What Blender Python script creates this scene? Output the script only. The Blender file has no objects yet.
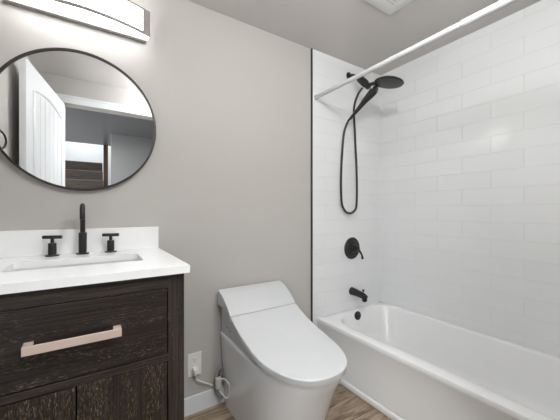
import bpy, bmesh, math
from mathutils import Vector, Matrix

# ------------------------------------------------------------------ camera
scn = bpy.context.scene
C = scn.collection
cam_d = bpy.data.cameras.new('camera')
cam = bpy.data.objects.new('camera', cam_d)
C.objects.link(cam)
cam_d.sensor_width = 36.0
cam_d.lens = 289.2 / 560 * 36.0
cam_d.shift_y = 0.0007
cam_d.clip_start = 0.01
cam.location = (0, -1.68, 1.171)
cam.rotation_euler = (math.radians(90), 0, math.radians(-33.2))
scn.camera = cam

# ------------------------------------------------------------------ world, exposure
w = bpy.data.worlds.new('world')
scn.world = w
w.use_nodes = True
w.node_tree.nodes['Background'].inputs[0].default_value = (0.9, 0.95, 1, 1)
w.node_tree.nodes['Background'].inputs[1].default_value = 0.4
scn.view_settings.view_transform = 'Standard'
scn.view_settings.look = 'None'
scn.view_settings.gamma = 1
scn.view_settings.use_curve_mapping = False
scn.view_settings.exposure = 0.85

CEIL = 2.376


def area(name, loc, rot, sx, sy, power, col=(0.96, 0.99, 1), spread=180):
    l = bpy.data.lights.new(name, 'AREA')
    l.shape = 'RECTANGLE'
    l.size, l.size_y, l.energy, l.color = sx, sy, power, col
    l.spread = math.radians(spread)
    o = bpy.data.objects.new(name, l)
    o.location, o.rotation_euler = loc, rot
    C.objects.link(o)
    return o


# bathroom ceiling lamp, unseen fill lights added in the hallway, stairwell light
GLOBE_STRENGTH = 32.5          # glowing globe of the bathroom ceiling lamp
area('hallway_ceiling_fill', (0.2, -2.05, CEIL - 0.03), (0, 0, 0), 0.5, 0.35, 18)  # added fill shining in through the doorway, out of the mirror's view
area('hallway_side_fill', (-1.27, -3.4, 1.25), (0, math.radians(-90), 0), 1.5, 1.9, 33)  # unseen side fill added to brighten tub apron and toilet through the doorway
area('stairwell_light', (-0.1, -5.4, 3.45), (0, 0, 0), 0.6, 0.6, 20)
DIFFUSER_STRENGTH = 4.4

# ------------------------------------------------------------------ materials


def srgb(r, g, b):
    f = lambda c: (c / 255 / 12.92) if c / 255 <= 0.04045 else ((c / 255 + 0.055) / 1.055) ** 2.4
    return (f(r), f(g), f(b), 1)


def mat(name, col, rough=0.5, metal=0.0, emit=None, strength=0, bump=None, coat=0, var=0.04):
    m = bpy.data.materials.new(name)
    m.use_nodes = True
    nt = m.node_tree
    b = nt.nodes['Principled BSDF']
    b.inputs['Base Color'].default_value = col
    b.inputs['Roughness'].default_value = rough
    b.inputs['Metallic'].default_value = metal
    b.inputs['Coat Weight'].default_value = coat
    if emit:
        b.inputs['Emission Color'].default_value = emit
        b.inputs['Emission Strength'].default_value = strength
    tc = nt.nodes.new('ShaderNodeTexCoord')
    if var:
        n = nt.nodes.new('ShaderNodeTexNoise')
        n.inputs['Scale'].default_value = 35
        nt.links.new(tc.outputs['Object'], n.inputs['Vector'])
        mp = nt.nodes.new('ShaderNodeMapRange')
        mp.inputs['To Min'].default_value = max(0.01, rough - var)
        mp.inputs['To Max'].default_value = min(1, rough + var)
        nt.links.new(n.outputs['Fac'], mp.inputs['Value'])
        nt.links.new(mp.outputs['Result'], b.inputs['Roughness'])
    if bump:
        sc, st, dist = bump
        n = nt.nodes.new('ShaderNodeTexNoise')
        n.inputs['Scale'].default_value = sc
        n.inputs['Detail'].default_value = 4
        nt.links.new(tc.outputs['Object'], n.inputs['Vector'])
        bp = nt.nodes.new('ShaderNodeBump')
        bp.inputs['Strength'].default_value = st
        bp.inputs['Distance'].default_value = dist
        nt.links.new(n.outputs['Fac'], bp.inputs['Height'])
        nt.links.new(bp.outputs['Normal'], b.inputs['Normal'])
    return m


M = {}
M['wall'] = mat('wall_paint', srgb(187, 183, 178), 0.6, bump=(170, 0.25, 0.002))
M['ceiling'] = mat('ceiling_paint', srgb(208, 203, 200), 0.8, bump=(90, 0.3, 0.002))
M['trim'] = mat('trim_paint', srgb(226, 228, 230), 0.35)
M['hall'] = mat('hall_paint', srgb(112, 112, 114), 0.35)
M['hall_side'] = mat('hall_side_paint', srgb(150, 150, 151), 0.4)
M['white_door'] = mat('door_paint', srgb(236, 237, 239), 0.3)
M['black'] = mat('matte_black_metal', srgb(50, 48, 47), 0.3, 0.4)
M['black_plastic'] = mat('black_rubber', srgb(34, 33, 33), 0.45)
M['frame_dark'] = mat('dark_frame_metal', srgb(62, 58, 54), 0.4, 0.5)
M['nickel'] = mat('grey_brushed_metal', srgb(160, 155, 151), 0.42, 0.4)
M['chrome'] = mat('chrome', srgb(200, 200, 200), 0.12, 1.0)
M['copper'] = mat('rose_metal', srgb(222, 200, 188), 0.4, 0.3)
M['porcelain'] = mat('white_porcelain', srgb(226, 227, 228), 0.12, coat=0.4, var=0.01)
M['seat_plastic'] = mat('white_seat_plastic', srgb(202, 203, 204), 0.3, var=0.02)
M['skirt'] = mat('glazed_skirt', srgb(236, 238, 241), 0.08, coat=0.5, var=0.01)
M['tub'] = mat('tub_enamel', srgb(236, 236, 236), 0.16, coat=0.3, var=0.01)
M['quartz'] = mat('white_quartz', srgb(243, 243, 243), 0.22, var=0.03)
M['plastic'] = mat('white_plastic', srgb(232, 230, 226), 0.35)
M['box_grey'] = mat('pale_plastic', srgb(205, 202, 194), 0.45)
M['rod'] = mat('white_rod_enamel', srgb(205, 205, 205), 0.25)
M['dark'] = mat('dark_slot', srgb(30, 30, 30), 0.6)
M['seam'] = mat('dark_seam', srgb(60, 60, 60), 0.6)
M['braid'] = mat('grey_braided_hose', srgb(140, 140, 140), 0.4, 0.1, bump=(600, 0.6, 0.001))
M['mirror'] = mat('mirror_glass', (0.93, 0.94, 0.94, 1), 0.0, 1.0, var=0)
M['diffuser'] = mat('lit_diffuser', srgb(240, 240, 240), 0.5, emit=(0.97, 0.99, 1, 1), strength=DIFFUSER_STRENGTH)
M['globe'] = mat('lit_globe_glass', srgb(240, 240, 240), 0.4, emit=(0.96, 0.99, 1, 1), strength=GLOBE_STRENGTH)
M['fan'] = mat('fan_plastic', srgb(228, 228, 222), 0.4)
M['brown'] = mat('brown_stained_wood', srgb(84, 54, 34), 0.45, bump=(40, 0.3, 0.002))
M['trim_metal'] = mat('dark_tile_edge_metal', srgb(70, 68, 66), 0.35, 0.6)


def math_node(nt, op, a, b=None):
    n = nt.nodes.new('ShaderNodeMath')
    n.operation = op
    for i, v in enumerate((a, b)):
        if v is None:
            continue
        if isinstance(v, (int, float)):
            n.inputs[i].default_value = v
        else:
            nt.links.new(v, n.inputs[i])
    return n.outputs[0]


def tile_mat(name, axis):
    m = bpy.data.materials.new(name)
    m.use_nodes = True
    nt = m.node_tree
    b = nt.nodes['Principled BSDF']
    b.inputs['Roughness'].default_value = 0.13
    tc = nt.nodes.new('ShaderNodeTexCoord')
    sp = nt.nodes.new('ShaderNodeSeparateXYZ')
    nt.links.new(tc.outputs['Object'], sp.inputs[0])
    cb = nt.nodes.new('ShaderNodeCombineXYZ')
    if axis == 'y':
        u = math_node(nt, 'ADD', sp.outputs['Y'], 0.688 + 0.345 * 12)
    else:
        u = math_node(nt, 'ADD', sp.outputs['X'], -2.186 + 0.16 + 0.345 * 12)
    v = math_node(nt, 'ADD', sp.outputs['Z'], -1.7645 + 0.1115 * 20)
    nt.links.new(u, cb.inputs[0])
    nt.links.new(v, cb.inputs[1])
    br = nt.nodes.new('ShaderNodeTexBrick')
    br.offset = 0.5
    br.inputs['Scale'].default_value = 1
    br.inputs['Brick Width'].default_value = 0.345
    br.inputs['Row Height'].default_value = 0.1115
    br.inputs['Mortar Size'].default_value = 0.0026
    br.inputs['Mortar Smooth'].default_value = 0.35
    br.inputs['Color1'].default_value = srgb(231, 232, 232)
    br.inputs['Color2'].default_value = srgb(229, 230, 230)
    br.inputs['Mortar'].default_value = srgb(219, 220, 220)
    nt.links.new(cb.outputs[0], br.inputs['Vector'])
    nt.links.new(br.outputs['Color'], b.inputs['Base Color'])
    # glossy tile faces, dull grout
    r = math_node(nt, 'MULTIPLY', br.outputs['Fac'], 0.5)
    r = math_node(nt, 'ADD', r, 0.13)
    nt.links.new(r, b.inputs['Roughness'])
    n = nt.nodes.new('ShaderNodeTexNoise')
    n.inputs['Scale'].default_value = 6
    n.inputs['Detail'].default_value = 1
    nt.links.new(tc.outputs['Object'], n.inputs['Vector'])
    h = math_node(nt, 'MULTIPLY', br.outputs['Fac'], -1.0)
    h2 = math_node(nt, 'MULTIPLY', n.outputs['Fac'], 1.2)
    h = math_node(nt, 'ADD', h, h2)
    bp = nt.nodes.new('ShaderNodeBump')
    bp.inputs['Strength'].default_value = 0.6
    bp.inputs['Distance'].default_value = 0.0016
    nt.links.new(h, bp.inputs['Height'])
    nt.links.new(bp.outputs['Normal'], b.inputs['Normal'])
    return m


M['tile_side'] = tile_mat('white_subway_tile_side', 'y')
M['tile_back'] = tile_mat('white_subway_tile_back', 'x')


def oak_mat(name, grain, amount, base=(32, 28, 26), fleck=(176, 150, 118)):
    """dark espresso oak with pale limed pores stretched along the grain axis"""
    m = bpy.data.materials.new(name)
    m.use_nodes = True
    nt = m.node_tree
    b = nt.nodes['Principled BSDF']
    b.inputs['Roughness'].default_value = 0.42
    tc = nt.nodes.new('ShaderNodeTexCoord')

    def noise(s_long, s_cross, detail, lo, hi):
        mp = nt.nodes.new('ShaderNodeMapping')
        mp.inputs['Scale'].default_value = (s_long, 40, s_cross) if grain == 'x' else (s_cross, 40, s_long)
        nt.links.new(tc.outputs['Object'], mp.inputs[0])
        n = nt.nodes.new('ShaderNodeTexNoise')
        n.inputs['Scale'].default_value = 1
        n.inputs['Detail'].default_value = detail
        nt.links.new(mp.outputs[0], n.inputs['Vector'])
        r = nt.nodes.new('ShaderNodeMapRange')
        r.inputs['From Min'].default_value = lo
        r.inputs['From Max'].default_value = hi
        nt.links.new(n.outputs['Fac'], r.inputs['Value'])
        return r.outputs['Result']
    streak = noise(5, 260, 3, 0.35, 0.65)
    pores = noise(75, 620, 2, 0.66 - amount, 0.74 - amount)
    patch = noise(4, 30, 2, 0.36, 0.60)
    mx = nt.nodes.new('ShaderNodeMixRGB')
    mx.inputs[1].default_value = srgb(*[c * 0.62 for c in base])
    mx.inputs[2].default_value = srgb(base[0] * 1.55, base[1] * 1.45, base[2] * 1.38)
    nt.links.new(streak, mx.inputs[0])
    fl = math_node(nt, 'MULTIPLY', pores, patch)
    fl = math_node(nt, 'MULTIPLY', fl, 0.85)
    mx2 = nt.nodes.new('ShaderNodeMixRGB')
    mx2.inputs[2].default_value = srgb(*fleck)
    nt.links.new(fl, mx2.inputs[0])
    nt.links.new(mx.outputs[0], mx2.inputs[1])
    nt.links.new(mx2.outputs[0], b.inputs['Base Color'])
    bp = nt.nodes.new('ShaderNodeBump')
    bp.inputs['Strength'].default_value = 0.35
    bp.inputs['Distance'].default_value = 0.001
    nt.links.new(streak, bp.inputs['Height'])
    nt.links.new(bp.outputs['Normal'], b.inputs['Normal'])
    return m


M['oak_h'] = oak_mat('dark_limed_oak_across', 'x', 0.05, fleck=(128, 114, 104))
M['oak_v'] = oak_mat('dark_limed_oak_upright', 'z', 0.075, fleck=(158, 134, 106))
M['oak_frame'] = oak_mat('dark_oak_frame', 'z', -0.02, base=(43, 39, 37))
M['oak_rail'] = oak_mat('dark_oak_rail', 'x', -0.02, base=(43, 39, 37))
M['stair_wood'] = oak_mat('dark_stair_wood', 'x', -0.05, base=(66, 58, 52))


def plank_mat():
    m = bpy.data.materials.new('vinyl_plank_floor')
    m.use_nodes = True
    nt = m.node_tree
    b = nt.nodes['Principled BSDF']
    b.inputs['Roughness'].default_value = 0.45
    tc = nt.nodes.new('ShaderNodeTexCoord')
    br = nt.nodes.new('ShaderNodeTexBrick')
    br.offset = 0.37
    br.inputs['Scale'].default_value = 1
    br.inputs['Brick Width'].default_value = 1.22
    br.inputs['Row Height'].default_value = 0.18
    br.inputs['Mortar Size'].default_value = 0.0012
    br.inputs['Color1'].default_value = (0.25, 0.25, 0.25, 1)
    br.inputs['Color2'].default_value = (0.75, 0.75, 0.75, 1)
    br.inputs['Mortar'].default_value = (0, 0, 0, 1)
    mp0 = nt.nodes.new('ShaderNodeMapping')
    mp0.inputs['Location'].default_value = (5, 5.05, 0)
    nt.links.new(tc.outputs['Object'], mp0.inputs[0])
    nt.links.new(mp0.outputs[0], br.inputs['Vector'])
    mp = nt.nodes.new('ShaderNodeMapping')
    mp.inputs['Scale'].default_value = (3.5, 26, 1)
    nt.links.new(tc.outputs['Object'], mp.inputs[0])
    off = nt.nodes.new('ShaderNodeVectorMath')
    off.operation = 'ADD'
    nt.links.new(mp.outputs[0], off.inputs[0])
    nt.links.new(br.outputs['Color'], off.inputs[1])
    n = nt.nodes.new('ShaderNodeTexNoise')
    n.inputs['Scale'].default_value = 1.6
    n.inputs['Detail'].default_value = 7
    n.inputs['Roughness'].default_value = 0.62
    n.inputs['Distortion'].default_value = 0.6
    nt.links.new(off.outputs[0], n.inputs['Vector'])
    cr = nt.nodes.new('ShaderNodeValToRGB')
    cr.color_ramp.elements[0].position = 0.33
    cr.color_ramp.elements[0].color = srgb(92, 75, 61)
    cr.color_ramp.elements[1].position = 0.68
    cr.color_ramp.elements[1].color = srgb(180, 162, 142)
    e = cr.color_ramp.elements.new(0.5)
    e.color = srgb(140, 121, 101)
    nt.links.new(n.outputs['Fac'], cr.inputs[0])
    mx = nt.nodes.new('ShaderNodeMixRGB')
    mx.blend_type = 'MULTIPLY'
    mx.inputs[2].default_value = srgb(90, 78, 66)
    nt.links.new(br.outputs['Fac'], mx.inputs[0])
    nt.links.new(cr.outputs[0], mx.inputs[1])
    nt.links.new(mx.outputs[0], b.inputs['Base Color'])
    bp = nt.nodes.new('ShaderNodeBump')
    bp.inputs['Strength'].default_value = 0.2
    bp.inputs['Distance'].default_value = 0.001
    nt.links.new(n.outputs['Fac'], bp.inputs['Height'])
    nt.links.new(bp.outputs['Normal'], b.inputs['Normal'])
    return m


M['floor'] = plank_mat()

# ------------------------------------------------------------------ mesh helpers


def obj(name, bm, m, parent=None, smooth=False, loc=None):
    me = bpy.data.meshes.new(name)
    bmesh.ops.recalc_face_normals(bm, faces=bm.faces)
    bm.to_mesh(me)
    bm.free()
    ms = m if isinstance(m, (list, tuple)) else [m]
    for x in ms:
        me.materials.append(x)
    o = bpy.data.objects.new(name, me)
    C.objects.link(o)
    if parent:
        o.parent = parent
        o.matrix_parent_inverse = Matrix.Translation(-Vector(parent_world(parent)))
    if smooth:
        for p in me.polygons:
            p.use_smooth = True
        me.set_sharp_from_angle(angle=math.radians(38))
    return o


def parent_world(p):
    v = Vector(p.location)
    q = p.parent
    return v if q is None else v + Vector((0, 0, 0))


def thing(name, label, cat, loc=(0, 0, 0), group=None):
    o = bpy.data.objects.new(name, None)
    C.objects.link(o)
    o.location = loc
    o.empty_display_size = 0.05
    o['label'] = label
    o['category'] = cat
    if group:
        o['group'] = group
    return o


def tag(o, label, cat, group=None):
    o['label'] = label
    o['category'] = cat
    if group:
        o['group'] = group
    return o


def struct(name, bm, m, parent=None, smooth=False):
    o = obj(name, bm, m, parent, smooth)
    if parent is None:
        o['kind'] = 'structure'
    return o


def nb():
    return bmesh.new()


def box(bm, x0, x1, y0, y1, z0, z1, bevel=0.0, seg=2, mi=0):
    t = bmesh.new()
    bmesh.ops.create_cube(t, size=1)
    bmesh.ops.scale(t, vec=(x1 - x0, y1 - y0, z1 - z0), verts=t.verts)
    bmesh.ops.translate(t, vec=((x0 + x1) / 2, (y0 + y1) / 2, (z0 + z1) / 2), verts=t.verts)
    if bevel:
        bmesh.ops.bevel(t, geom=t.edges[:], offset=bevel, segments=seg, affect='EDGES', profile=0.5)
    merge(bm, t, mi=mi)


def merge(bm, t, mtx=None, mi=0):
    if mtx is not None:
        bmesh.ops.transform(t, matrix=mtx, verts=t.verts)
    vm = {v: bm.verts.new(v.co) for v in t.verts}
    for f in t.faces:
        nf = bm.faces.new([vm[v] for v in f.verts])
        nf.material_index = mi
    t.free()


def frame_from(d):
    d = Vector(d).normalized()
    a = Vector((0, 0, 1)) if abs(d.z) < 0.9 else Vector((1, 0, 0))
    u = d.cross(a).normalized()
    return u, d.cross(u).normalized(), d


def lathe(bm, prof, origin, axis=(0, 0, 1), n=32, mi=0):
    """prof: list of (radius, height along the axis)"""
    u, v, d = frame_from(axis)
    o = Vector(origin)
    rings = []
    for r, h in prof:
        if r < 1e-6:
            rings.append([bm.verts.new(o + d * h)])
        else:
            rings.append([bm.verts.new(o + d * h + u * (r * math.cos(2 * math.pi * k / n)) + v * (r * math.sin(2 * math.pi * k / n))) for k in range(n)])
    for a, b in zip(rings, rings[1:]):
        for k in range(n):
            k2 = (k + 1) % n
            if len(a) == 1 and len(b) == 1:
                continue
            if len(a) == 1:
                f = bm.faces.new([a[0], b[k], b[k2]])
            elif len(b) == 1:
                f = bm.faces.new([a[k], b[0], a[k2]])
            else:
                f = bm.faces.new([a[k], b[k], b[k2], a[k2]])
            f.material_index = mi
    for r in (rings[0], rings[-1]):
        if len(r) > 1:
            bm.faces.new(r).material_index = mi


def catmull(P, sub=8):
    P = [Vector(p) for p in P]
    Q = [2 * P[0] - P[1]] + P + [2 * P[-1] - P[-2]]
    out = []
    for i in range(1, len(Q) - 2):
        p0, p1, p2, p3 = Q[i - 1:i + 3]
        for k in range(sub):
            t = k / sub
            out.append(0.5 * ((2 * p1) + (p2 - p0) * t + (2 * p0 - 5 * p1 + 4 * p2 - p3) * t * t + (3 * p1 - p0 - 3 * p2 + p3) * t ** 3))
    out.append(P[-1])
    return out


def tube(bm, P, r, n=12, sub=8, flat=None, closed=False, mi=0):
    """swept round (or oval) tube; r may be a list of radii for the control points"""
    L = catmull(P, sub) if sub else [Vector(p) for p in P]
    m = len(L)
    if isinstance(r, (list, tuple)):
        rr = []
        for i in range(m):
            t = i / (m - 1) * (len(r) - 1)
            k = min(int(t), len(r) - 2)
            rr.append(r[k] + (r[k + 1] - r[k]) * (t - k))
    else:
        rr = [r] * m
    d0 = (L[1] - L[0]).normalized()
    u, v, _ = frame_from(d0)
    rings = []
    for i, p in enumerate(L):
        if i == 0:
            d = d0
        elif i == m - 1:
            d = (L[i] - L[i - 1]).normalized()
        else:
            d = (L[i + 1] - L[i - 1]).normalized()
        u = (u - d * u.dot(d)).normalized()
        v = d.cross(u)
        fl = flat or 1
        rings.append([bm.verts.new(p + u * (rr[i] * math.cos(2 * math.pi * k / n)) + v * (rr[i] * fl * math.sin(2 * math.pi * k / n))) for k in range(n)])
    for a, b in zip(rings, rings[1:]):
        for k in range(n):
            bm.faces.new([a[k], b[k], b[(k + 1) % n], a[(k + 1) % n]]).material_index = mi
    bm.faces.new(rings[0]).material_index = mi
    bm.faces.new(rings[-1]).material_index = mi


def rrect(x0, x1, y0, y1, r, n=8):
    """rounded rectangle, r: one radius or four (x1y1, x0y1, x0y0, x1y0)"""
    if not isinstance(r, (list, tuple)):
        r = [r] * 4
    out = []
    cs = [(x1 - r[0], y1 - r[0], 0), (x0 + r[1], y1 - r[1], 1), (x0 + r[2], y0 + r[2], 2), (x1 - r[3], y0 + r[3], 3)]
    for (cx, cy, q), rad in zip(cs, r):
        for k in range(n + 1):
            a = math.pi / 2 * (q + k / n)
            out.append((cx + rad * math.cos(a), cy + rad * math.sin(a)))
    return out


def loft(bm, rings, cap0=True, cap1=True, mi=0):
    R = [[bm.verts.new(p) for p in r] for r in rings]
    n = len(R[0])
    for a, b in zip(R, R[1:]):
        for k in range(n):
            bm.faces.new([a[k], a[(k + 1) % n], b[(k + 1) % n], b[k]]).material_index = mi
    if cap0:
        bm.faces.new(R[0]).material_index = mi
    if cap1:
        bm.faces.new(R[-1]).material_index = mi
    return R


def ring_z(pts, z):
    return [(x, y, z) for x, y in pts]


def extrude_poly(bm, pts, axis, a0, a1, mi=0):
    """pts: 2D outline in the other two axes; extruded along axis from a0 to a1"""
    def P(p, a):
        return {'x': (a, p[0], p[1]), 'y': (p[0], a, p[1]), 'z': (p[0], p[1], a)}[axis]
    A = [bm.verts.new(P(p, a0)) for p in pts]
    B = [bm.verts.new(P(p, a1)) for p in pts]
    n = len(pts)
    for k in range(n):
        bm.faces.new([A[k], A[(k + 1) % n], B[(k + 1) % n], B[k]]).material_index = mi
    bm.faces.new(A).material_index = mi
    bm.faces.new(B).material_index = mi


def hole_slab(bm, outer, inner, z0, z1, mi=0):
    """slab between two closed outlines of the same point count"""
    loft(bm, [ring_z(outer, z1), ring_z(outer, z0), ring_z(inner, z0), ring_z(inner, z1), ring_z(outer, z1)], False, False, mi)
    bmesh.ops.remove_doubles(bm, verts=bm.verts, dist=1e-6)


# ------------------------------------------------------------------ room shell
XL, XR, YF = -0.41, 2.166, -1.6
TX = 1.382          # where the tile begins on the back wall
b = nb(); box(b, XL - 0.12, XR + 0.13, YF, 0.12, -0.1, 0); struct('floor', b, M['floor'])
b = nb(); box(b, XL - 0.12, XR + 0.13, YF, 0.12, CEIL, CEIL + 0.1); struct('ceiling', b, M['ceiling'])
b = nb(); box(b, XL - 0.12, XR + 0.13, 0.0, 0.12, 0, CEIL); struct('wall_back', b, M['wall'])
b = nb(); box(b, XL - 0.12, XL, YF, 0, 0, CEIL); struct('wall_left', b, M['wall'])
b = nb(); box(b, XR, XR + 0.13, YF, 0, 0, CEIL); struct('wall_right', b, M['tile_side'])
b = nb(); box(b, TX, XR, -0.009, 0, 0.02, CEIL); struct('wall_shower', b, M['tile_back'])
# the wall with the doorway the picture is taken through
DX0, DX1, DZ = -0.2, 0.62, 2.14
b = nb()
box(b, XL - 0.12, DX0, YF - 0.12, YF, 0, CEIL)
box(b, DX1, XR + 0.13, YF - 0.12, YF, 0, CEIL)
box(b, DX0, DX1, YF - 0.12, YF, DZ, CEIL)
struct('wall_front', b, M['wall'])
b = nb()
cz = 0.07
box(b, DX0 - cz, DX0, YF, YF + 0.014, 0, DZ + cz, 0.003)
box(b, DX1, DX1 + cz, YF, YF + 0.014, 0, DZ + cz, 0.003)
box(b, DX0, DX1, YF, YF + 0.014, DZ, DZ + cz, 0.003)
box(b, DX0, DX1, YF + 0.006, YF + 0.018, DZ + cz - 0.02, DZ + cz, 0.003)
struct('trim_2', b, M['trim'])
b = nb(); box(b, TX - 0.009, TX, -0.013, 0, 0.10, CEIL); struct('trim_1', b, M['trim_metal'])
# baseboards
b = nb(); box(b, 0.30, 1.40, -0.014, 0, 0, 0.099, 0.002); struct('baseboard_back', b, M['trim'])
b = nb(); box(b, XL, XL + 0.014, YF, -0.62, 0, 0.099, 0.002); struct('baseboard_left', b, M['trim'])

# hallway and stairwell behind the doorway (seen in the mirror)
HY = -4.62
b = nb(); box(b, -1.3, 1.8, -6.4, YF, -0.1, 0); struct('floor_hall', b, M['floor'])
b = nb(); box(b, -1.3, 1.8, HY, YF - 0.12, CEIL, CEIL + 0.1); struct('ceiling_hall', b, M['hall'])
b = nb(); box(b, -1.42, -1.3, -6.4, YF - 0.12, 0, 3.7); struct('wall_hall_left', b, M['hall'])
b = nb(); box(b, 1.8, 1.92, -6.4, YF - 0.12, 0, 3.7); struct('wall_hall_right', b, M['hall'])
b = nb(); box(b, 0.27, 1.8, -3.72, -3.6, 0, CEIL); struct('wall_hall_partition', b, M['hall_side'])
b = nb(); box(b, -1.3, 1.8, -6.5, -6.4, 0, 3.7); struct('wall_stairwell', b, M['trim'])
b = nb(); box(b, -1.42, 1.92, -6.5, HY - 0.12, 3.7, 3.8); struct('ceiling_stairwell', b, M['trim'])
b = nb(); box(b, -1.3, 1.8, HY - 0.12, HY, CEIL + 0.1, 3.7); struct('wall_stairwell_front', b, M['trim'])

b = nb()
for y0_, y1_, z0_, z1_ in ((-4.42, -2.38, 0.42, 0.5), (-4.42, -2.38, 2.0, 2.08), (-4.42, -4.34, 0.5, 2.0), (-2.46, -2.38, 0.5, 2.0), (-3.42, -3.38, 0.5, 2.0)):
    box(b, -1.3, -1.25, y0_, y1_, z0_, z1_)
struct('fill_window_frame', b, M['trim'])  # invented window frame around the added hallway side fill

# door swung open into the bathroom
hx, hy = DX0 + 0.005, YF + 0.02
fx, fy = -0.335, -0.72
dl = math.hypot(fx - hx, fy - hy)
ang = math.atan2(fy - hy, fx - hx)
DM = Matrix.Translation((hx, hy, 0.01)) @ Matrix.Rotation(ang, 4, 'Z')
# local: x along the door, y- side faces the room (toward +x world)
t = nb(); box(t, 0, dl, 0, 0.035, 0, 2.11, 0.002)
b = nb(); merge(b, t, DM)
door = struct('door_1', b, M['white_door'])
t = nb()


def arch(x):
    u = (x - dl / 2) / (dl / 2 - 0.12)
    return 1.99 - 0.04 * u * u


npl = 6
x0, x1 = 0.135, dl - 0.135
for k in range(npl):
    a = x0 + (x1 - x0) * k / npl + 0.005
    c = x0 + (x1 - x0) * (k + 1) / npl - 0.005
    xs = [a + (c - a) * i / 4 for i in range(5)]
    extrude_poly(t, [(a, 1.02), (c, 1.02)] + [(x, arch(x) - 0.02) for x in reversed(xs)], 'y', -0.006, 0.001)
    extrude_poly(t, [(a, 0.22), (c, 0.22), (c, 0.88), (a, 0.88)], 'y', -0.006, 0.001)
b = nb(); merge(b, t, DM); obj('plank_panel', b, M['white_door'], door)
t = nb()
xs = [0.12 + (dl - 0.24) * i / 16 for i in range(17)]
tube(t, [(0.12, -0.001, 1.0)] + [(x, -0.001, arch(x)) for x in xs] + [(dl - 0.12, -0.001, 1.0), (0.12, -0.001, 1.0)], 0.009, 8, 0)
tube(t, [(0.12, -0.001, 0.2), (0.12, -0.001, 0.9), (dl - 0.12, -0.001, 0.9), (dl - 0.12, -0.001, 0.2), (0.12, -0.001, 0.2)], 0.009, 8, 0)
b = nb(); merge(b, t, DM); obj('panel_moulding', b, M['white_door'], door, True)
t = nb()
lathe(t, [(0.0, 0), (0.03, 0), (0.03, 0.006), (0.01, 0.01), (0.01, 0.03), (0.026, 0.04), (0.026, 0.055), (0, 0.062)], (dl - 0.06, 0, 0.95), (0, -1, 0), 20)
b = nb(); merge(b, t, DM); obj('door_handle', b, M['black'], door, True)

# staircase climbing away at the end of the hallway
st = thing('staircase', 'dark wood staircase rising beyond the doorway, seen only in the round mirror', 'staircase', (-0.4, -2.8, 0))
for k in range(11):
    y = -2.56 - 0.24 * k
    z = 0.19 * (k + 1)
    b = nb(); box(b, -1.0, 0.19, y - 0.018, y, z - 0.19, z - 0.012); obj('riser', b, M['stair_wood'], st)
    b = nb(); box(b, -1.0, 0.19, y - 0.25, y + 0.02, z - 0.012, z, 0.002); obj('tread', b, M['hall'], st)
b = nb(); box(b, 0.195, 0.265, -4.60, -4.53, 0, 2.37, 0.003)
tag(obj('stair_post', b, M['brown']), 'brown wooden post beside the dark stairs, seen in the round mirror', 'post')

# ------------------------------------------------------------------ bathtub
RZ = 0.362
tub = thing('bathtub', 'white alcove bathtub along the subway tiled wall', 'bathtub', (1.8, -0.8, 0))
b = nb()
N = 8
y1, y0 = -0.011, YF + 0.004
x1, x0 = XR - 0.003, 1.43
rings = [
    ring_z(rrect(x0 - 0.012, x1, y0, y1, 0.004, N), 0.045),
    ring_z(rrect(x0 - 0.006, x1, y0, y1, 0.004, N), 0.18),
    ring_z(rrect(x0, x1, y0, y1, 0.005, N), RZ - 0.04),
    ring_z(rrect(x0 - 0.004, x1, y0, y1, 0.005, N), RZ - 0.03),
    ring_z(rrect(x0 - 0.004, x1, y0, y1, 0.005, N), RZ - 0.012),
    ring_z(rrect(x0 + 0.000, x1, y0, y1, 0.006, N), RZ - 0.003),
    ring_z(rrect(x0 + 0.008, x1 - 0.003, y0 + 0.003, y1 - 0.003, 0.01, N), RZ),
]


def basin(i, z, r):
    X0, X1, Y0, Y1 = 1.500 + i[0], 2.126 - i[1], -1.52 + i[2], -0.054 - i[3]
    return ring_z(rrect(X0, X1, Y0, Y1, r, N), z)


RR = [0.15, 0.20, 0.20, 0.15]
rings += [basin((0, 0, 0, 0), RZ, RR), basin((.006, .003, .006, .004), RZ - 0.002, RR), basin((.014, .007, .014, .010), RZ - 0.012, RR),
          basin((.022, .012, .04, .018), RZ - 0.04, RR), basin((.05, .035, .12, .045), 0.2, RR), basin((.075, .06, .2, .07), 0.12, RR),
          basin((.10, .085, .24, .10), 0.085, [.14, .16, .16, .14]), basin((.14, .12, .28, .14), 0.07, [.13, .15, .15, .13]), basin((.2, .2, .4, .3), 0.066, [.08, .08, .08, .08])]
loft(b, rings)
obj('tub_shell', b, M['tub'], tub, True)
b = nb()
box(b, x0 - 0.028, x0 + 0.01, y0, y1, 0.0, 0.04, 0.008, 3)
obj('apron_base', b, M['tub'], tub, True)
b = nb()
lathe(b, [(0, 0), (0.034, 0), (0.036, 0.004), (0.033, 0.010), (0.018, 0.013), (0, 0.013)], (1.80, -0.068, 0.322), (0, -1, 0.08), 28)
lathe(b, [(0, 0.012), (0.012, 0.012), (0.012, 0.018), (0, 0.019)], (1.80, -0.068, 0.322), (0, -1, 0.08), 16)
obj('overflow_plate', b, M['black'], tub, True)
b = nb(); lathe(b, [(0, 0), (0.035, 0), (0.035, 0.004), (0.02, 0.008), (0, 0.008)], (1.81, -0.36, 0.064), (0, 0, 1), 24)
obj('drain', b, M['black'], tub, True)

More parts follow.
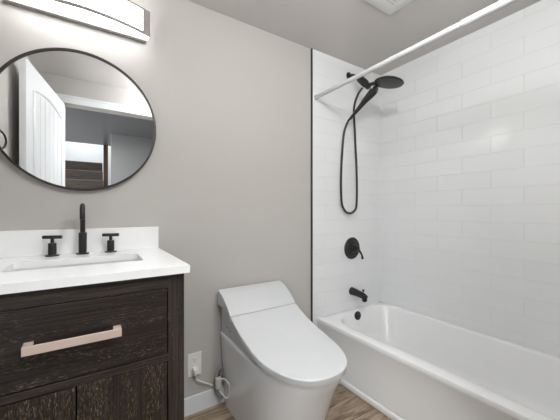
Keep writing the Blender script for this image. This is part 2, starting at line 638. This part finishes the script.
# ------------------------------------------------------------------ vanity
VX0, VX1, VY, VT = -0.363, 0.289, -0.592, 0.943
van = thing('bathroom_vanity', 'dark oak vanity cabinet with one drawer over two doors under the white counter', 'vanity', (-0.037, -0.3, 0))
b = nb()
SW = 0.056
box(b, VX0, VX0 + SW, VY, VY + 0.02, 0, VT, 0.001)
box(b, VX1 - SW, VX1, VY, VY + 0.02, 0, VT, 0.001)
box(b, VX0, VX0 + 0.018, VY + 0.02, -0.016, 0, VT)
box(b, VX1 - 0.018, VX1, VY + 0.02, -0.016, 0, VT)
box(b, VX0 + 0.018, VX1 - 0.018, -0.03, -0.016, 0.08, VT)
obj('cabinet_body', b, M['oak_frame'], van)
for z0_, z1_ in ((0.893, VT), (0.631, 0.655), (0.06, 0.13)):
    b = nb()
    box(b, VX0 + SW, VX1 - SW, VY, VY + 0.02, z0_, z1_, 0.001)
    obj('rail', b, M['oak_rail'], van)
g = 0.0035
b = nb(); box(b, VX0 + SW + g, VX1 - SW - g, VY + 0.001, VY + 0.019, 0.655 + g, 0.893 - g, 0.0015); dr = obj('drawer', b, M['oak_h'], van)
b = nb()
HX0, HX1 = -0.160, 0.083
box(b, HX0, HX1, VY - 0.037, VY - 0.029, 0.768, 0.793, 0.0012)
box(b, HX0, HX0 + 0.022, VY - 0.031, VY + 0.002, 0.784, 0.793, 0.001)
box(b, HX1 - 0.022, HX1, VY - 0.031, VY + 0.002, 0.784, 0.793, 0.001)
obj('drawer_pull', b, M['copper'], dr)['label'] = 'flat rose-coloured metal drawer pull'
for a, c in ((VX0 + SW + g, -0.037 - g / 2), (-0.037 + g / 2, VX1 - SW - g)):
    b = nb(); box(b, a, c, VY + 0.001, VY + 0.019, 0.13 + g, 0.631 - g, 0.0015); obj('door', b, M['oak_v'], van)

ZC = 0.970
CX0, CX1, CY0 = -0.379, 0.305, -0.612
ct = thing('countertop', 'white quartz countertop with backsplash on the dark vanity', 'countertop', (-0.037, -0.3, VT))
SX0, SX1, SY0, SY1 = -0.248, 0.180, -0.405, -0.180
b = nb()
hole_slab(b, rrect(CX0, CX1, CY0, -0.001, 0.002, 5), rrect(SX0, SX1, SY0, SY1, 0.018, 5), VT, ZC)
obj('slab', b, M['quartz'], ct)
b = nb(); box(b, CX0, CX1 - 0.0, -0.021, -0.001, ZC, 1.083, 0.0015); obj('backsplash', b, M['quartz'], ct)
# undermount basin
sk = thing('sink', 'white rectangular undermount sink set in the counter', 'sink', (-0.037, -0.29, 0.80))
b = nb()
o_ = 0.004
loft(b, [ring_z(rrect(SX0 - .02, SX1 + .02, SY0 - .02, SY1 + .02, .03, 6), VT - 0.0005),
         ring_z(rrect(SX0 - o_, SX1 + o_, SY0 - o_, SY1 + o_, .022, 6), VT - 0.0005),
         ring_z(rrect(SX0 - o_, SX1 + o_, SY0 - o_, SY1 + o_, .022, 6), VT - 0.004),
         ring_z(rrect(SX0 + .004, SX1 - .004, SY0 + .004, SY1 - .004, .03, 6), VT - 0.06),
         ring_z(rrect(SX0 + .012, SX1 - .012, SY0 + .012, SY1 - .012, .04, 6), VT - 0.12),
         ring_z(rrect(SX0 + .04, SX1 - .04, SY0 + .04, SY1 - .04, .04, 6), VT - 0.135),
         ring_z(rrect(SX0 + .17, SX1 - .17, SY0 + .09, SY1 - .09, .02, 6), VT - 0.14)], False, True)
obj('basin', b, M['porcelain'], sk, True)
b = nb(); box(b, -0.052, -0.022, SY1 + 0.0005, SY1 + 0.0035, VT - 0.024, VT - 0.017, 0.001); obj('overflow_slot', b, M['seam'], sk)
b = nb(); lathe(b, [(0, 0), (0.022, 0), (0.022, 0.003), (0, 0.004)], (-0.037, -0.2925, VT - 0.14), n=20); obj('drain', b, M['black'], sk, True)

# faucet
fc = thing('sink_faucet', 'black widespread faucet with tall curved spout and two T handles', 'faucet', (-0.031, -0.06, ZC))
FY = -0.060
b = nb()
lathe(b, [(0, 0), (0.026, 0), (0.026, 0.005), (0.0155, 0.006), (0.0165, 0.096), (0.0155, 0.099), (0.0105, 0.099), (0.0105, 0.12)], (-0.031, FY, ZC), n=28)
tube(b, [(-0.031, FY, ZC + 0.11), (-0.031, FY, ZC + 0.185), (-0.031, FY - 0.006, ZC + 0.205), (-0.031, FY - 0.03, ZC + 0.223), (-0.031, FY - 0.058, ZC + 0.217), (-0.031, FY - 0.074, ZC + 0.197), (-0.031, FY - 0.078, ZC + 0.162)], 0.0102, 16, 8)
obj('spout', b, M['black'], fc, True)
for hx_ in (-0.142, 0.081):
    b = nb()
    lathe(b, [(0, 0), (0.026, 0), (0.026, 0.005), (0.0155, 0.006), (0.0155, 0.054), (0.014, 0.057), (0.007, 0.057), (0.007, 0.082)], (hx_, FY, ZC), n=28)
    hd = obj('handle_body', b, M['black'], fc, True)
    b = nb()
    tube(b, [(hx_ - 0.034, FY + 0.010, ZC + 0.083), (hx_ + 0.034, FY - 0.010, ZC + 0.083)], 0.0078, 14, 0)
    obj('cross_lever', b, M['black'], hd, True)

# ------------------------------------------------------------------ round mirror
MC = (-0.037, 1.594)
MR = 0.330
mr = thing('wall_mirror', 'round mirror with a thin dark frame above the vanity', 'mirror', (MC[0], 0, MC[1] - MR))
b = nb()
n = 96
prof = [(MR, 0), (MR, -0.026), (MR - 0.010, -0.026), (MR - 0.010, 0)]
R = [[b.verts.new((MC[0] + r * math.cos(2 * math.pi * k / n), y, MC[1] + r * math.sin(2 * math.pi * k / n))) for k in range(n)] for r, y in prof]
for i in range(4):
    A, B = R[i], R[(i + 1) % 4]
    for k in range(n):
        b.faces.new([A[k], A[(k + 1) % n], B[(k + 1) % n], B[k]])
obj('mirror_frame', b, M['frame_dark'], mr, True)
b = nb(); lathe(b, [(0, 0.0), (MR - 0.009, 0.0), (MR - 0.009, 0.019), (0, 0.019)], (MC[0], -0.001, MC[1]), (0, -1, 0), 96)
obj('mirror_glass', b, M['mirror'], mr)

# ------------------------------------------------------------------ vanity light bar
LX0, LX1, LZ0, LZ1 = -0.328, 0.255, 2.062, 2.188
LXC, LH = (LX0 + LX1) / 2, (LX1 - LX0) / 2


def bow(x, inset=0.0):
    """bowed front of the lamp in plan"""
    u = (x - LXC) / LH
    return -(0.141 - 0.066 * u * u) + inset


def bow_strip(b, xa, xb, i0, i1, z0, z1, n=24):
    xs = [xa + (xb - xa) * k / n for k in range(n + 1)]
    extrude_poly(b, [(x, bow(x, i0)) for x in xs] + [(x, bow(x, i1)) for x in reversed(xs)], 'z', z0, z1)


vl = thing('vanity_light', 'lit bow-fronted bar lamp with white diffuser in a grey metal frame above the mirror', 'wall lamp', (-0.037, 0, LZ0))
b = nb(); box(b, LX0 + 0.012, LX1 - 0.010, -0.030, -0.0005, LZ0 - 0.003, LZ1 - 0.002, 0.001); obj('back_plate', b, M['nickel'], vl)
b = nb()
bow_strip(b, LX0, LX1, 0, 0.012, LZ0, LZ0 + 0.010)
bow_strip(b, LX0, LX1, 0, 0.012, LZ1 - 0.010, LZ1)
bow_strip(b, LX0, LX0 + 0.036, 0, 0.006, LZ0 + 0.010, LZ1 - 0.010, 4)
bow_strip(b, LX1 - 0.036, LX1, 0, 0.006, LZ0 + 0.010, LZ1 - 0.010, 4)
for a in (LX0, LX1 - 0.003):
    box(b, a, a + 0.003, -0.07, -0.031, LZ0 + 0.002, LZ1, 0.0005)
obj('metal_frame', b, M['nickel'], vl)
b = nb()
xs = [LX0 + 0.004 + (LX1 - LX0 - 0.008) * k / 24 for k in range(25)]
extrude_poly(b, [(x, bow(x, 0.003)) for x in xs] + [(LX1 - 0.004, -0.031), (LX0 + 0.004, -0.031)], 'z', LZ0 + 0.003, LZ1 - 0.003)
obj('diffuser', b, M['diffuser'], vl)

# ------------------------------------------------------------------ toilet
TCX = 0.860
to = thing('smart_toilet', 'white one-piece skirted toilet with closed lid beside the vanity', 'toilet', (TCX, -0.4, 0))


def dshape(w, yb, ys, yf, p=2.3, n=16, cr=0.02):
    """closed outline: straight back at yb, sides to ys, rounded nose to yf"""
    pts = []
    for k in range(5):
        a = math.pi / 2 * k / 4
        pts.append((-w + cr - cr * math.sin(a), yb - cr + cr * math.cos(a)))
    for k in range(1, 7):
        pts.append((-w, yb - cr + (ys - yb + cr) * k / 6))
    for k in range(1, 2 * n):
        a = math.pi * k / (2 * n)
        cx, sy = -math.cos(a), math.sin(a)
        pts.append((math.copysign(abs(cx) ** (2 / p), cx) * w, ys + (yf - ys) * abs(sy) ** (2 / p)))
    for k in range(6, 0, -1):
        pts.append((w, yb - cr + (ys - yb + cr) * k / 6))
    for k in range(4, -1, -1):
        a = math.pi / 2 * k / 4
        pts.append((w - cr + cr * math.sin(a), yb - cr + cr * math.cos(a)))
    return pts


def lid_z(y):
    # lid profile: falls from the tank seam, flattens to the front
    K = [(-0.208, 0.590), (-0.26, 0.561), (-0.33, 0.532), (-0.42, 0.506), (-0.52, 0.487), (-0.62, 0.477), (-0.70, 0.472), (-0.80, 0.469)]
    if y >= K[0][0]:
        return K[0][1] + (y - K[0][0]) * 0.45
    for (a, za), (c, zc) in zip(K, K[1:]):
        if y >= c:
            t = (a - y) / (a - c)
            return za + (zc - za) * t
    return K[-1][1]


# skirt
b = nb()
lv = [(0.0, 0.182, -0.022, -0.37, -0.612), (0.015, 0.1825, -0.022, -0.37, -0.614), (0.10, 0.187, -0.022, -0.38, -0.632), (0.20, 0.193, -0.02, -0.40, -0.665), (0.30, 0.198, -0.015, -0.42, -0.705),
      (0.37, 0.203, -0.015, -0.44, -0.736), (0.42, 0.2080, -0.015, -0.445, -0.764), (0.437, 0.2095, -0.015, -0.445, -0.769), (0.441, 0.207, -0.018, -0.445, -0.766)]
loft(b, [[(TCX + x, y, z) for x, y in dshape(w_, yb, ys, yf)] for z, w_, yb, ys, yf in lv])
obj('bowl_skirt', b, M['skirt'], to, True)
# upper housing between skirt and lid (side profile extruded across)
b = nb()
side = [(-0.03, 0.44), (-0.03, 0.62), (-0.10, 0.62), (-0.195, 0.575)] + [(y, lid_z(y) - 0.034) for y in (-0.26, -0.33, -0.42, -0.52)] + [(-0.58, 0.441)]
extrude_poly(b, side, 'x', TCX - 0.201, TCX + 0.201)
bmesh.ops.bevel(b, geom=b.edges[:], offset=0.003, segments=2, affect='EDGES')
hs = obj('seat_housing', b, M['seat_plastic'], to, True)
b = nb()
box(b, TCX - 0.2025, TCX - 0.200, -0.135, -0.105, 0.492, 0.499)
box(b, TCX - 0.2025, TCX - 0.200, -0.165, -0.145, 0.482, 0.489)
obj('side_button', b, M['nickel'], hs)
# tank cover
b = nb()
cp = [(-0.018, 0.605), (-0.018, 0.688), (-0.024, 0.694), (-0.05, 0.692), (-0.09, 0.676), (-0.13, 0.654), (-0.17, 0.624), (-0.208, 0.590), (-0.208, 0.560), (-0.14, 0.605)]
W = 0.221
nr = 6
P = cp
A = []
for s_, off in ((-1, W), (-1, W - 0.004), (1, W - 0.004), (1, W)):
    pass


def inset_poly(pts, d):
    cx = sum(p[0] for p in pts) / len(pts)
    cy = sum(p[1] for p in pts) / len(pts)
    out = []
    for p in pts:
        v = Vector((p[0] - cx, p[1] - cy))
        L = v.length
        v *= (L - d) / L
        out.append((cx + v.x, cy + v.y))
    return out


ip = inset_poly(cp, 0.004)
R_ = [[(TCX + x, p[0], p[1]) for p in q] for x, q in ((-W, ip), (-W + 0.004, cp), (W - 0.004, cp), (W, ip))]
loft(b, R_)
obj('tank_cover', b, M['seat_plastic'], to, True)
# lid
b = nb()
base = dshape(0.221, -0.2145, -0.44, -0.778, 2.35, 18, 0.002)
cyl = -0.45


def sc(pts, k, dz, extra=0):
    out = []
    for x, y in pts:
        X, Y = x * k, cyl + (y - cyl) * k
        if y > -0.2170:          # keep the rear edge straight
            Y = -0.2145 + (1 - k) * -0.02
        out.append((TCX + X, Y, lid_z(Y) + dz))
    return out


loft(b, [sc(base, 0.90, -0.031), sc(base, 0.993, -0.031), sc(base, 0.997, -0.028), sc(base, 1.0, -0.003), sc(base, 0.9905, 0.0),
         sc(base, 0.95, 0.002), sc(base, 0.8, 0.003), sc(base, 0.6, 0.004), sc(base, 0.35, 0.004), sc(base, 0.12, 0.004)])
obj('toilet_lid', b, M['seat_plastic'], to, True)
# ring under the lid
b = nb()
def seat_ring(k, z):
    return [(TCX + x * k, cyl + (y - cyl) * k, z) for x, y in dshape(0.199, -0.45, -0.46, -0.752, 2.35, 18, 0.002)]
loft(b, [seat_ring(1.015, 0.440), seat_ring(1.015, 0.446)])
obj('seat_ring', b, M['seam'], to, True)
b = nb(); box(b, TCX - 0.205, TCX + 0.205, -0.2135, -0.2085, 0.560, 0.584); obj('lid_seam', b, M['seam'], to)

# ------------------------------------------------------------------ outlet, cord, hose
ou = thing('power_outlet', 'white duplex outlet plate low on the wall between vanity and toilet', 'power outlet', (0.504, 0, 0.278))
b = nb(); box(b, 0.463, 0.545, -0.006, -0.0005, 0.212, 0.344, 0.002); obj('cover_plate', b, M['plastic'], ou)
for zc in (0.305, 0.252):
    b = nb()
    lathe(b, [(0, 0), (0.0165, 0), (0.0165, 0.003), (0, 0.003)], (0.504, -0.0055, zc), (0, -1, 0), 24)
    s_ = obj('socket', b, M['plastic'], ou)
    b = nb()
    box(b, 0.4965, 0.4985, -0.0092, -0.0084, zc - 0.001, zc + 0.009)
    box(b, 0.5095, 0.5115, -0.0092, -0.0084, zc - 0.001, zc + 0.007)
    lathe(b, [(0, 0), (0.0027, 0), (0.0027, 0.0008), (0, 0.0008)], (0.504, -0.0084, zc - 0.009), (0, -1, 0), 10)
    obj('slot', b, M['dark'], s_)
b = nb()
tube(b, [(0.500, -0.042, 0.245), (0.499, -0.048, 0.232), (0.509, -0.040, 0.205), (0.547, -0.028, 0.172), (0.590, -0.026, 0.144), (0.624, -0.045, 0.125), (0.640, -0.085, 0.100), (0.660, -0.110, 0.085), (0.672, -0.125, 0.115), (0.668, -0.120, 0.165), (0.650, -0.095, 0.190), (0.632, -0.075, 0.185)], 0.0038, 10, 8)
pc = obj('power_cord', b, M['plastic'], to, True)
b = nb(); box(b, 0.488, 0.516, -0.046, -0.0095, 0.238, 0.268, 0.006, 3); obj('plug', b, M['plastic'], pc, True)
b = nb(); box(b, 0.606, 0.638, -0.085, -0.062, 0.135, 0.197, 0.003, 2); obj('inline_box', b, M['box_grey'], pc, True)['label'] = 'pale inline box on the cord'
sh = thing('supply_hose', 'grey braided water hose looped beside the toilet', 'hose', (0.65, -0.03, 0.1))
b = nb()
tube(b, [(0.655, -0.035, 0.182), (0.658, -0.037, 0.205), (0.652, -0.040, 0.230), (0.636, -0.042, 0.224), (0.618, -0.042, 0.180), (0.614, -0.044, 0.132), (0.626, -0.050, 0.092), (0.640, -0.060, 0.072), (0.655, -0.060, 0.068)], 0.0095, 12, 8)
obj('hose', b, M['braid'], sh, True)
b = nb()
lathe(b, [(0, 0), (0.022, 0), (0.022, 0.003), (0.009, 0.004), (0.009, 0.03), (0.013, 0.03), (0.013, 0.05), (0, 0.05)], (0.655, -0.001, 0.165), (0, -1, 0), 18)
lathe(b, [(0, 0), (0.008, 0), (0.008, 0.016), (0, 0.016)], (0.655, -0.04, 0.165), (0, 0, 1), 14)
obj('shutoff_valve', b, M['chrome'], sh, True)

# ------------------------------------------------------------------ shower
VXc = 1.80
sv = thing('shower_valve', 'round black shower valve plate with lever above the tub spout', 'shower valve', (VXc, -0.009, 0.86))
b = nb()
lathe(b, [(0, 0), (0.088, 0), (0.090, 0.004), (0.084, 0.010), (0.066, 0.011), (0.062, 0.016), (0.05, 0.018), (0.034, 0.020), (0.032, 0.032), (0.026, 0.045), (0, 0.047)], (VXc, -0.0092, 0.860), (0, -1, 0), 40)
obj('escutcheon', b, M['black'], sv, True)
b = nb()
lathe(b, [(0, 0), (0.020, 0), (0.022, 0.015), (0.017, 0.03), (0, 0.033)], (VXc, -0.052, 0.862), (0, -1, 0), 24)
tube(b, [(VXc + 0.004, -0.068, 0.858), (VXc + 0.024, -0.078, 0.834), (VXc + 0.038, -0.084, 0.806), (VXc + 0.045, -0.084, 0.778)], [0.012, 0.008, 0.007, 0.010], 12, 6)
obj('lever', b, M['black'], sv, True)

sp = thing('tub_spout', 'black tub spout with diverter knob over the bathtub', 'tub spout', (VXc, -0.009, 0.50))
b = nb()
tube(b, [(VXc, -0.0095, 0.507), (VXc, -0.03, 0.507), (VXc, -0.08, 0.502), (VXc, -0.125, 0.496), (VXc, -0.155, 0.486)], [0.033, 0.031, 0.027, 0.025, 0.022], 24, 6)
lathe(b, [(0, 0), (0.016, 0), (0.018, 0.03), (0.021, 0.032), (0.021, 0.006)], (VXc, -0.142, 0.455), (0, 0, 1), 18)
obj('spout_body', b, M['black'], sp, True)
b = nb()
lathe(b, [(0, 0), (0.005, 0), (0.005, 0.018), (0.010, 0.02), (0.010, 0.03), (0, 0.032)], (VXc, -0.130, 0.515), (0, 0, 1), 16)
obj('diverter_knob', b, M['black'], sp, True)

hd = thing('rain_shower', 'black fixed rain shower head on its arm high on the tiled wall', 'shower head', (1.767, -0.009, 2.27))
b = nb()
lathe(b, [(0, 0), (0.030, 0), (0.030, 0.004), (0.014, 0.010), (0, 0.010)], (1.767, -0.0092, 2.27), (0, -1, 0), 24)
tube(b, [(1.767, -0.012, 2.27), (1.767, -0.05, 2.262), (1.768, -0.10, 2.226), (1.770, -0.150, 2.180)], 0.0105, 14, 6)
obj('shower_arm', b, M['black'], hd, True)
b = nb()
lathe(b, [(0, 0), (0.026, 0), (0.029, 0.008), (0.029, 0.085), (0.025, 0.092), (0.025, 0.125), (0, 0.128)], (1.768, -0.122, 2.205), (0.02, -0.62, -0.66), 24)
obj('diverter_body', b, M['black'], hd, True)
b = nb()
# paddle head: thin neck widening into a shallow disc
hc = Vector((1.772, -0.385, 2.085))
ax = Vector((-0.09, 0.15, -1)).normalized()
lathe(b, [(0, -0.022), (0.035, -0.020), (0.075, -0.012), (0.098, 0.0), (0.102, 0.008), (0.097, 0.014), (0.088, 0.015), (0, 0.016)], hc, ax, 40)
tube(b, [(1.770, -0.195, 2.125), (1.771, -0.24, 2.122), (1.772, -0.30, 2.108), (1.772, -0.36, 2.10)], [0.020, 0.020, 0.030, 0.045], 14, 6, flat=0.6)
obj('rain_head', b, M['black'], hd, True)

hh = thing('hand_shower', 'black handheld shower wand docked under the rain head with a long looping hose', 'hand shower', (1.74, -0.2, 2.0))
b = nb()
tube(b, [(1.762, -0.262, 2.062), (1.752, -0.235, 2.035), (1.740, -0.195, 2.000), (1.722, -0.14, 1.945), (1.700, -0.084, 1.887)], [0.031, 0.029, 0.022, 0.015, 0.010], 18, 6)
lathe(b, [(0, 0), (0.030, 0), (0.034, 0.01), (0.032, 0.022), (0, 0.026)], (1.765, -0.255, 2.068), (0.25, -0.72, -0.35), 24)
obj('wand', b, M['black'], hh, True)
b = nb()
tube(b, [(1.700, -0.084, 1.887), (1.686, -0.074, 1.865), (1.657, -0.058, 1.753), (1.643, -0.045, 1.456), (1.655, -0.038, 1.247), (1.688, -0.036, 1.174), (1.743, -0.036, 1.148), (1.799, -0.036, 1.166), (1.826, -0.038, 1.225), (1.822, -0.043, 1.469), (1.783, -0.060, 1.771), (1.733, -0.095, 1.966), (1.728, -0.135, 2.060), (1.745, -0.170, 2.112)], 0.0088, 12, 8)
obj('hose', b, M['black_plastic'], hh, True)

rd = thing('shower_curtain_rod', 'white tension shower curtain rod spanning above the tub edge', 'curtain rod', (1.413, -0.8, 2.019))
ZR, XRd = 2.019, 1.413
b = nb()
lathe(b, [(0.0142, 0), (0.0142, 1.012), (0.0105, 1.014), (0.0105, 1.03)], (XRd, -0.010, ZR), (0, -1, 0), 24)
obj('inner_tube', b, M['rod'], rd, True)
b = nb()
tube(b, [(XRd, -1.030, ZR), (XRd, -1.594, ZR)], 0.0162, 24, 0)
obj('outer_tube', b, M['rod'], rd, True)
for y, d in ((-0.0092, -1), (YF + 0.0005, 1)):
    b = nb(); lathe(b, [(0, 0), (0.018, 0), (0.018, 0.01), (0.014, 0.018), (0, 0.018)], (XRd, y, ZR), (0, d, 0), 24); obj('rubber_foot', b, M['rod'], rd, True)

# exhaust fan on the ceiling
ef = thing('exhaust_fan', 'white square exhaust fan grille on the ceiling', 'exhaust fan', (1.37, -0.73, CEIL))
b = nb()
X0, X1, Y0, Y1 = 1.205, 1.536, -0.895, -0.562
loft(b, [ring_z(rrect(X0, X1, Y0, Y1, 0.02, 5), CEIL - 0.0005), ring_z(rrect(X0, X1, Y0, Y1, 0.02, 5), CEIL - 0.008),
         ring_z(rrect(X0 + .05, X1 - .05, Y0 + .05, Y1 - .05, 0.03, 5), CEIL - 0.022), ring_z(rrect(X0 + .06, X1 - .06, Y0 + .06, Y1 - .06, 0.03, 5), CEIL - 0.022)])
obj('grille', b, M['fan'], ef, True)
b = nb()
for k in range(9):
    y = Y0 + 0.09 + k * 0.019
    box(b, X0 + 0.08, X1 - 0.08, y, y + 0.006, CEIL - 0.0235, CEIL - 0.021)
obj('slot', b, M['box_grey'], ef)

# globe ceiling lamp of the room, above and right of the picture
cl = thing('ceiling_lamp', 'white globe lamp on the bathroom ceiling by the doorway', 'ceiling lamp', (0.78, -1.33, CEIL))
b = nb(); lathe(b, [(0, 0), (0.06, 0), (0.062, -0.006), (0.055, -0.024), (0.04, -0.032), (0, -0.032)], (0.78, -1.33, CEIL - 0.001), (0, 0, 1), 32)
obj('lamp_base', b, M['fan'], cl, True)
b = nb(); lathe(b, [(0.118 * math.sin(math.pi * k / 16), 0.118 * math.cos(math.pi * k / 16)) for k in range(17)], (0.78, -1.33, CEIL - 0.150), (0, 0, 1), 32)
obj('glass_globe', b, M['globe'], cl, True)

# towel ring on the left wall, seen in the mirror edge
tr = thing('towel_ring', 'black towel ring on the left wall, seen at the edge of the round mirror', 'towel ring', (XL, -0.18, 1.5))
b = nb()
lathe(b, [(0, 0), (0.018, 0), (0.018, 0.006), (0.007, 0.008), (0.007, 0.050), (0.010, 0.055), (0, 0.060)], (XL + 0.0005, -0.19, 1.548), (1, 0, 0), 20)
obj('mount', b, M['black'], tr, True)
b = nb()
tube(b, [(XL + 0.050 + 0.022 * math.sin(a), -0.19 - 0.040 * math.sin(a), 1.500 + 0.046 * math.cos(a)) for a in [2 * math.pi * k / 32 for k in range(33)]], 0.0045, 10, 0)
obj('ring', b, M['black'], tr, True)
